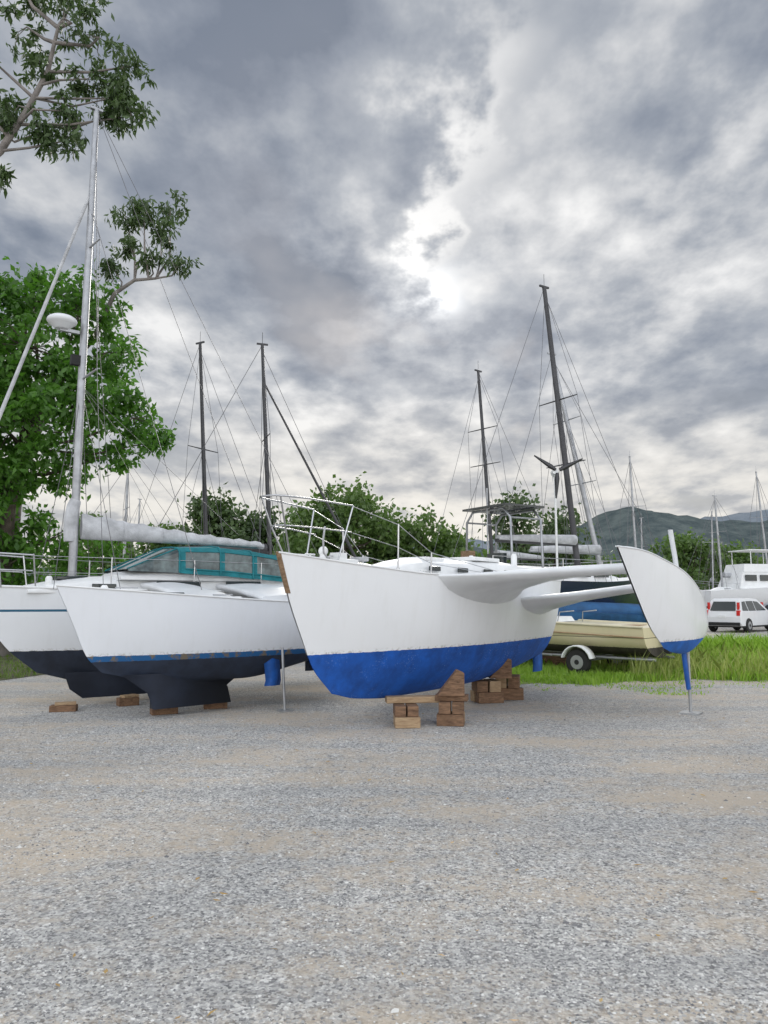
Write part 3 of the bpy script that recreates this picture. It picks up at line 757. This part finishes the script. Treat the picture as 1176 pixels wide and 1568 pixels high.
blobtree('eucalyptus_tree', -8.0, 47, 3.8, 7.8, 26, mat=M_leafG)
blobtree('shade_tree', -13.6, 47, 4.5, 6.8, 27)
blobtree('shade_tree', -17.0, 44, 5, 7.0, 28)
blobtree('eucalyptus_tree', 6.3, 36, 3.2, 6.9, 29, leaf=.28, mat=M_leafG)
blobtree('eucalyptus_tree', 8.8, 38, 4.2, 6.4, 30, leaf=.28, mat=M_leafG)
blobtree('shade_tree', 24.6, 60, 6, 7.6, 31)
blobtree('shade_tree', 28.5, 62, 5, 6.6, 32)
blobtree('shade_tree', 17.5, 62, 7, 5.6, 33)
blobtree('shade_tree', 34, 60, 8, 6.5, 34)
rs = np.random.RandomState(5)
xs = rs.uniform(-75, 95, 1500); ys = 80 + rs.uniform(-4, 6, 1500)
hh = 3.8 + 1.6*np.sin(xs*.21) + 1.1*np.sin(xs*.53+1) + .8*np.sin(xs*1.3)
zz = rs.uniform(0, 1, 1500)**.7*hh
C = np.concatenate([np.array((x, y, z)) + rs.normal(size=(22, 3))*np.array((.9, .9, .6)) for x, y, z in zip(xs, ys, zz)])
C = C[C[:, 2] > 0]
leaf_mesh('distant_tree_line', C, .8, M_leafB, None, .3, .35, 9)
rs = np.random.RandomState(6); n = 500
xs = rs.uniform(-22, -3, n); ys = 27 + rs.uniform(-1.5, 2, n); zz = rs.uniform(0, 1, n)*(1.7+.5*np.sin(xs*1.1)+.3*np.sin(xs*2.7))
C = np.concatenate([np.array((x, y, z)) + rs.normal(size=(30, 3))*.3 for x, y, z in zip(xs, ys, zz)]); C = C[C[:, 2] > 0]
leaf_mesh('undergrowth_hedge', C, .28, M_leafA, None, .3, .3, 10)

# ------------------------------------------------------------------ hills
def hill(name, y, pts, depth, mat, seed):
    rs = np.random.RandomState(seed); b = B()
    xs = np.linspace(pts[0][0], pts[-1][0], 140); K = 14; rings = []
    ph = rs.uniform(0, 6, 6)
    for x in xs:
        h = crv(x, pts) + sum(y*.0028/(k+1)*math.sin(x/y*(18+31*k)+ph[k]) for k in range(5))
        row = []
        for k in range(K+1):
            f = k/K
            row.append((x, y - depth*(1-f), max(-1, h*(math.sin(f*math.pi/2)**1.2) + (0 if k in (0, K) else y*.004*math.sin(x/y*70+k*1.7)*f))))
        row.append((x, y + depth*.5, -1))
        rings.append(row)
    b.loft(rings, 0, True, False, closed=False); return b.obj(name, mat)
def hillmat(name, c1, c2, s):
    m, n, l, p = new_mat(name); co = objco(n)
    f = ramp(n, l, noise(n, l, co, s, 5, .7), [(.38, 0), (.62, 1)])
    l.new(mixc(n, l, f, c1, c2), p.inputs['Base Color']); p.inputs['Roughness'].default_value = 1
    p.inputs['Specular IOR Level'].default_value = 0
    bp = n.new('ShaderNodeBump'); bp.inputs['Distance'].default_value = 10; bp.inputs['Strength'].default_value = .6
    l.new(noise(n, l, co, s*1.5, 4, .7), bp.inputs['Height']); l.new(bp.outputs[0], p.inputs['Normal'])
    return m
hill('hills', 600, [(-500, 18), (-200, 25), (20, 36), (60, 44), (110, 42), (150, 56), (185, 72), (230, 68), (290, 62), (330, 70), (420, 80), (600, 55)], 200, hillmat('hazy_hill_forest', (.065, .085, .09), (.125, .15, .145), .06), 3)  # aerial haze is painted into these blue-grey forest colours
hill('hills', 1300, [(-1300, 30), (-600, 50), (-100, 60), (60, 95), (180, 100), (300, 110), (480, 125), (640, 148), (800, 155), (1200, 90)], 350, hillmat('hazy_far_hill_forest', (.17, .20, .23), (.22, .25, .28), .03), 4)  # paler still: distance haze put into the base colour

# ------------------------------------------------------------------ ground
m, n, l, p = new_mat('gravel_ground')
co = objco(n)
def vor(scale):
    v = n.new('ShaderNodeTexVoronoi'); v.inputs['Scale'].default_value = scale; l.new(co, v.inputs['Vector']); return v
v1 = vor(72); v2 = vor(34)
sepc = n.new('ShaderNodeSeparateColor'); l.new(v1.outputs['Color'], sepc.inputs[0])
sepd = n.new('ShaderNodeSeparateColor'); l.new(v2.outputs['Color'], sepd.inputs[0])
stone = ramp(n, l, mth(n, l, 'ADD', mth(n, l, 'MULTIPLY', sepc.outputs[0], .72), mth(n, l, 'MULTIPLY', sepd.outputs[1], .28)),
             [(.1, (.14, .14, .14)), (.4, (.38, .375, .365)), (.7, (.55, .54, .515)), (.95, (.80, .79, .76))])
dirt = mixc(n, l, noise(n, l, co, 40, 4, .7), (.40, .34, .27), (.62, .535, .43))
big = noise(n, l, co, .5, 4, .65)
mpp = n.new('ShaderNodeMapping'); mpp.inputs['Scale'].default_value = (.22, 1.2, 1); mpp.inputs['Rotation'].default_value = (0, 0, .25); l.new(co, mpp.inputs[0])
trk = noise(n, l, mpp.outputs[0], 1.1, 4, .65)
fine = noise(n, l, co, 7, 5, .78)
pf = mth(n, l, 'ADD', mth(n, l, 'ADD', mth(n, l, 'MULTIPLY', big, .42), mth(n, l, 'MULTIPLY', trk, .34)), mth(n, l, 'MULTIPLY', fine, .44))
pm = ramp(n, l, pf, [(.56, 0), (.68, .9)])
col = mixc(n, l, pm, stone, dirt)
col = mixc(n, l, mth(n, l, 'MULTIPLY', ramp(n, l, trk, [(.38, 1), (.55, 0)]), .30), col, (.27, .275, .28))
l.new(col, p.inputs['Base Color']); p.inputs['Roughness'].default_value = .95
p.inputs['Specular IOR Level'].default_value = .2
hgt = mth(n, l, 'ADD', mth(n, l, 'MULTIPLY', mth(n, l, 'SUBTRACT', 1, v1.outputs['Distance']), .009), mth(n, l, 'MULTIPLY', fine, .045))
bp = n.new('ShaderNodeBump'); bp.inputs['Strength'].default_value = .9; bp.inputs['Distance'].default_value = 1.0
l.new(hgt, bp.inputs['Height']); l.new(bp.outputs[0], p.inputs['Normal'])
b = B(); b.add([(-3000, -3000, 0), (3000, -3000, 0), (3000, 3000, 0), (-3000, 3000, 0)], [(0, 1, 2, 3)])
b.obj('ground', m)

def stones(name, N, yr, size, mat, seed, pw=1.6, lump=False):
    rs = np.random.RandomState(seed)
    y = yr[0] + (yr[1]-yr[0])*rs.rand(N)**pw; x = rs.uniform(-.62, .62, N)*(y+1)
    if lump:
        keep = rs.rand(N) < .25 + .75*(np.sin(x*1.3+np.sin(y*2.1)*1.5)*np.sin(y*1.9+x*.6) > .1)
        x, y = x[keep], y[keep]; N = len(x)
    c = np.stack([x, y, np.zeros(N)], 1); s = size*rs.uniform(.45, 1.4, N)**1.3
    base = np.array([(1, 0, 0), (0, 1, 0), (-1, 0, 0), (0, -1, 0), (0, 0, 1), (0, 0, -1)], float)
    v = base[None] * (1 + rs.uniform(-.35, .35, (N, 6, 1))); v[:, :, 2] *= .6
    a = rs.uniform(0, 6.28, N); ca, sa = np.cos(a), np.sin(a)
    vx = v[:, :, 0]*ca[:, None] - v[:, :, 1]*sa[:, None]; vy = (v[:, :, 0]*sa[:, None] + v[:, :, 1]*ca[:, None])*rs.uniform(.6, 1, (N, 1))
    v = np.stack([vx, vy, v[:, :, 2]], 2)*s[:, None, None] + c[:, None, :]
    tri_ = np.array([(0, 1, 4), (1, 2, 4), (2, 3, 4), (3, 0, 4)])
    F = (tri_[None] + np.arange(N)[:, None, None]*6).reshape(-1)
    me = bpy.data.meshes.new(name); me.vertices.add(6*N); me.vertices.foreach_set('co', v.reshape(-1).astype(np.float32))
    me.loops.add(len(F)); me.loops.foreach_set('vertex_index', F.astype(np.int32))
    me.polygons.add(len(F)//3); me.polygons.foreach_set('loop_start', np.arange(0, len(F), 3, dtype=np.int32))
    me.materials.append(mat); me.update(calc_edges=True)
    o = bpy.data.objects.new(name, me); scene.collection.objects.link(o)
m, n, l, p = new_mat('loose_stone')
g = n.new('ShaderNodeNewGeometry')
l.new(ramp(n, l, g.outputs['Random Per Island'], [(0, (.15, .15, .155)), (.4, (.36, .355, .345)), (.85, (.56, .55, .52)), (1, (.76, .75, .72))]), p.inputs['Base Color'])
p.inputs['Roughness'].default_value = .9
stones('gravel', 90000, (2.6, 13), .0070, m, 3, 1.7, True)
stones('gravel', 900, (2.8, 14), .014, m, 8, 1.2)
rs = np.random.RandomState(12); N = 200
y = rs.uniform(3, 14, N); C = np.stack([rs.uniform(-.55, .55, N)*y, y, np.full(N, .12)], 1)
lit = leaf_mesh('fallen_leaves', C, .055, leaf_mat('dead_leaf', (.26, .13, .04), (.50, .34, .11), .1), None, 0, .22, 3)
lit.scale[2] = .12

m, n, l, p = new_mat('grass_soil'); co = objco(n)
l.new(mixc(n, l, ramp(n, l, noise(n, l, co, 2.5, 4, .7), [(.4, 0), (.6, 1)]), (.12, .18, .035), (.25, .31, .09)), p.inputs['Base Color']); p.inputs['Roughness'].default_value = 1
M_soil = m
M_soil2 = paint('leafy_soil', (.12, .12, .06), 1, var=.6, scale=2.5)
def edge_y(x): return 14.5 + .10*(x-3) + .25*np.sin(x*1.3) + .12*np.sin(x*4.1+1) + .08*np.sin(x*9.3)
b = B(); xs = np.linspace(2.4, 40, 160); v = []
for x in xs: v += [(x, float(edge_y(x))+.15, .004), (x, 28 + .4*math.sin(x), .004)]
b.add(v, [(2*i, 2*i+2, 2*i+3, 2*i+1) for i in range(len(xs)-1)]); b.obj('grass_verge_soil', M_soil)
def edge_l(x): return 13.6 + 4.5/(1+np.exp(-(x+7.4)*3)) + .3*np.sin(x*1.1) + .1*np.sin(x*5)
b = B(); xs = np.linspace(-24, -2.5, 90); v = []
for x in xs: v += [(x, float(edge_l(x))+.15, .004), (x, 30, .004)]
b.add(v, [(2*i, 2*i+2, 2*i+3, 2*i+1) for i in range(len(xs)-1)]); b.obj('grass_verge_soil', M_soil2)

def grass(name, xr, yr, N, h, mat, ef, seed, tall=None, bw=1.0):
    rs = np.random.RandomState(seed)
    x = rs.uniform(*xr, N); y = yr[0] + (yr[1]-yr[0])*rs.rand(N)**1.5
    clump = .5+.5*np.sin(x*2.1+1.3*np.sin(y*1.7))*np.sin(y*2.6+x*.7)
    keep = (y > ef(x) + rs.exponential(.12, N)) & (rs.rand(N) < .35 + .65*clump)
    x, y, clump = x[keep], y[keep], clump[keep]; N = len(x)
    H = h*rs.uniform(.4, 1.3, N)*(.6+.7*clump)
    if tall is not None: H *= 1 + tall(x, y)
    a = rs.uniform(0, 6.28, N); lean = rs.normal(size=(N, 2))*.35
    w = (.007 + .006*rs.rand(N))*bw
    base = np.stack([x, y, np.zeros(N)], 1); sd = np.stack([np.cos(a)*w, np.sin(a)*w, np.zeros(N)], 1)
    mid = base + np.stack([lean[:, 0]*H*.35, lean[:, 1]*H*.35, H*.6], 1); tip = base + np.stack([lean[:, 0]*H, lean[:, 1]*H, H], 1)
    v = np.stack([base-sd, base+sd, mid+sd*.8, tip, mid-sd*.8], 1)
    me = bpy.data.meshes.new(name); me.vertices.add(5*N); me.vertices.foreach_set('co', v.reshape(-1).astype(np.float32))
    me.loops.add(5*N); me.loops.foreach_set('vertex_index', np.arange(5*N, dtype=np.int32))
    me.polygons.add(N); me.polygons.foreach_set('loop_start', np.arange(0, 5*N, 5, dtype=np.int32))
    me.materials.append(mat); me.update(calc_edges=True)
    o = bpy.data.objects.new(name, me); scene.collection.objects.link(o)
grass('grass', (2.5, 18), (14, 28), 80000, .13, M_grass, edge_y, 4, lambda x, y: np.clip((x-6.2)*.6, 0, 2.0)*(np.sin(x*1.7+y)*.4+.6), 1.3)
grass('grass', (5, 16), (15, 20), 8000, .4, M_grassdry, edge_y, 5)
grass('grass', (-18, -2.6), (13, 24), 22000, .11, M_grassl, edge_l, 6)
grass('weeds', (2.8, 9), (12.8, 15.2), 3200, .035, M_grass, lambda x: 13.3 + .8*np.sin(x*2.2), 7)

# ------------------------------------------------------------------ camera, sun, sky
cam = bpy.data.cameras.new('camera'); co_ = bpy.data.objects.new('camera', cam); scene.collection.objects.link(co_)
cam.sensor_fit = 'VERTICAL'; cam.sensor_height = 24; cam.lens = 17.46; cam.clip_end = 6000; cam.clip_start = .05
co_.location = (0, 0, 1.6); co_.rotation_euler = (math.radians(96.7), 0, 0); scene.camera = co_
EL, AZ = math.radians(23), math.radians(4.2)
sd = Vector((math.sin(AZ)*math.cos(EL), math.cos(AZ)*math.cos(EL), math.sin(EL)))
sun = bpy.data.lights.new('sun', 'SUN'); sun.energy = 1.5; sun.angle = math.radians(16); sun.color = (1, .95, .87)
so = bpy.data.objects.new('sun', sun); scene.collection.objects.link(so); so.rotation_euler = (-sd).to_track_quat('-Z', 'Y').to_euler()

w = bpy.data.worlds.new('World'); scene.world = w; w.use_nodes = True
n = w.node_tree.nodes; l = w.node_tree.links; n.clear()
out = n.new('ShaderNodeOutputWorld')
sky = n.new('ShaderNodeTexSky'); sky.sky_type = 'NISHITA'; sky.sun_disc = False; sky.sun_elevation = EL; sky.sun_rotation = AZ
bg1 = n.new('ShaderNodeBackground'); l.new(sky.outputs[0], bg1.inputs[0]); bg1.inputs[1].default_value = .07
tc = n.new('ShaderNodeTexCoord').outputs['Generated']
sp = n.new('ShaderNodeSeparateXYZ'); l.new(tc, sp.inputs[0]); X, Y, Z = sp.outputs
zc = mth(n, l, 'MAXIMUM', Z, 0.0)
def plane(off):
    k = mth(n, l, 'DIVIDE', 1, mth(n, l, 'ADD', zc, off))
    cb = n.new('ShaderNodeCombineXYZ'); l.new(mth(n, l, 'MULTIPLY', X, k), cb.inputs[0]); l.new(mth(n, l, 'MULTIPLY', Y, k), cb.inputs[1])
    return cb.outputs[0]
P_ = plane(.13)
mp = n.new('ShaderNodeMapping'); l.new(plane(.22), mp.inputs[0]); mp.inputs['Scale'].default_value = (1.2, .95, 1); mp.inputs['Location'].default_value = (3.1, 1.7, 2.2)
Q = mp.outputs[0]
n1 = noise(n, l, Q, 1.9, 4, .5); n2 = noise(n, l, Q, 6.0, 5, .56)
val = mth(n, l, 'ADD', mth(n, l, 'MULTIPLY', n1, .58), mth(n, l, 'MULTIPLY', n2, .42))
val = mth(n, l, 'ADD', mth(n, l, 'MULTIPLY', mth(n, l, 'SUBTRACT', val, .5), 1.5), .50)
wv = n.new('ShaderNodeVectorMath'); wv.operation = 'ADD'; l.new(P_, wv.inputs[0])
wc = n.new('ShaderNodeCombineXYZ'); l.new(mth(n, l, 'MULTIPLY', mth(n, l, 'SUBTRACT', n2, .5), .45), wc.inputs[0]); l.new(mth(n, l, 'MULTIPLY', mth(n, l, 'SUBTRACT', n1, .5), .5), wc.inputs[1])
l.new(wc.outputs[0], wv.inputs[1])
for (cx, cy, rx, ry, amp) in ((-.235, 1.60, .26, .28, -.11), (.02, 1.25, .07, .2, -.05), (.40, 1.28, .22, .30, -.11), (.19, 2.33, .16, .20, -.08),
                              (-.19, 1.14, .11, .07, .05), (.135, 1.26, .040, .14, .15), (.100, 1.53, .035, .16, .18), (.160, 1.05, .05, .10, .08),
                              (.85, 1.82, .18, .3, .04), (-.67, 1.37, .2, .2, .06), (-.62, 2.2, .25, .4, .05)):
    s_ = n.new('ShaderNodeVectorMath'); s_.operation = 'SUBTRACT'; l.new(wv.outputs[0], s_.inputs[0]); s_.inputs[1].default_value = (cx, cy, 0)
    d_ = n.new('ShaderNodeVectorMath'); d_.operation = 'MULTIPLY'; l.new(s_.outputs[0], d_.inputs[0]); d_.inputs[1].default_value = (1/rx, 1/ry, 0)
    q_ = n.new('ShaderNodeVectorMath'); q_.operation = 'DOT_PRODUCT'; l.new(d_.outputs[0], q_.inputs[0]); l.new(d_.outputs[0], q_.inputs[1])
    e_ = mth(n, l, 'POWER', 2.718, mth(n, l, 'MULTIPLY', q_.outputs['Value'], -1))
    val = mth(n, l, 'ADD', val, mth(n, l, 'MULTIPLY', e_, amp))
# sun behind ragged cloud: direction jittered by the cloud noise
jv = n.new('ShaderNodeCombineXYZ'); l.new(mth(n, l, 'MULTIPLY', mth(n, l, 'SUBTRACT', n2, .5), .16), jv.inputs[0]); l.new(mth(n, l, 'MULTIPLY', mth(n, l, 'SUBTRACT', n1, .5), .14), jv.inputs[2])
ja = n.new('ShaderNodeVectorMath'); ja.operation = 'ADD'; l.new(tc, ja.inputs[0]); l.new(jv.outputs[0], ja.inputs[1])
jn = n.new('ShaderNodeVectorMath'); jn.operation = 'NORMALIZE'; l.new(ja.outputs[0], jn.inputs[0])
dt = n.new('ShaderNodeVectorMath'); dt.operation = 'DOT_PRODUCT'; l.new(jn.outputs[0], dt.inputs[0]); dt.inputs[1].default_value = tuple(sd)
D = mth(n, l, 'MAXIMUM', dt.outputs['Value'], 0)
cloud = ramp(n, l, val, [(.28, (.20, .235, .30)), (.39, (.29, .325, .39)), (.49, (.42, .45, .50)), (.58, (.62, .635, .66)), (.70, (.90, .90, .90))])
hz = ramp(n, l, zc, [(.0, 1), (.12, .8), (.27, 0)])
cloud = mixc(n, l, mth(n, l, 'MULTIPLY', hz, mth(n, l, 'ADD', .40, mth(n, l, 'MULTIPLY', ramp(n, l, val, [(.38, 0), (.56, 1)]), .55))), cloud, (.92, .88, .81))
g1 = mth(n, l, 'MULTIPLY', mth(n, l, 'POWER', D, 3200), .9)
g2 = mth(n, l, 'MULTIPLY', mth(n, l, 'POWER', D, 600), .28)
g3 = mth(n, l, 'MULTIPLY', mth(n, l, 'POWER', D, 60), .12)
gl = mth(n, l, 'MULTIPLY', mth(n, l, 'ADD', mth(n, l, 'ADD', g1, g2), g3), ramp(n, l, n2, [(.36, .4), (.56, 1)]))
gc = n.new('ShaderNodeCombineColor'); l.new(gl, gc.inputs[0]); l.new(mth(n, l, 'MULTIPLY', gl, .99), gc.inputs[1]); l.new(mth(n, l, 'MULTIPLY', gl, .96), gc.inputs[2])
cloud = mixc(n, l, 1.0, cloud, gc.outputs[0], 'ADD')
back_fill = mth(n, l, 'ADD', 1.0, mth(n, l, 'MULTIPLY', ramp(n, l, mth(n, l, 'ADD', mth(n, l, 'MULTIPLY', Y, -.5), .5), [(.25, 0), (.8, 1)]), 2.1))  # added fill: sky behind the camera brightened to light the hull sides
bg2 = n.new('ShaderNodeBackground'); l.new(cloud, bg2.inputs[0]); l.new(back_fill, bg2.inputs[1])
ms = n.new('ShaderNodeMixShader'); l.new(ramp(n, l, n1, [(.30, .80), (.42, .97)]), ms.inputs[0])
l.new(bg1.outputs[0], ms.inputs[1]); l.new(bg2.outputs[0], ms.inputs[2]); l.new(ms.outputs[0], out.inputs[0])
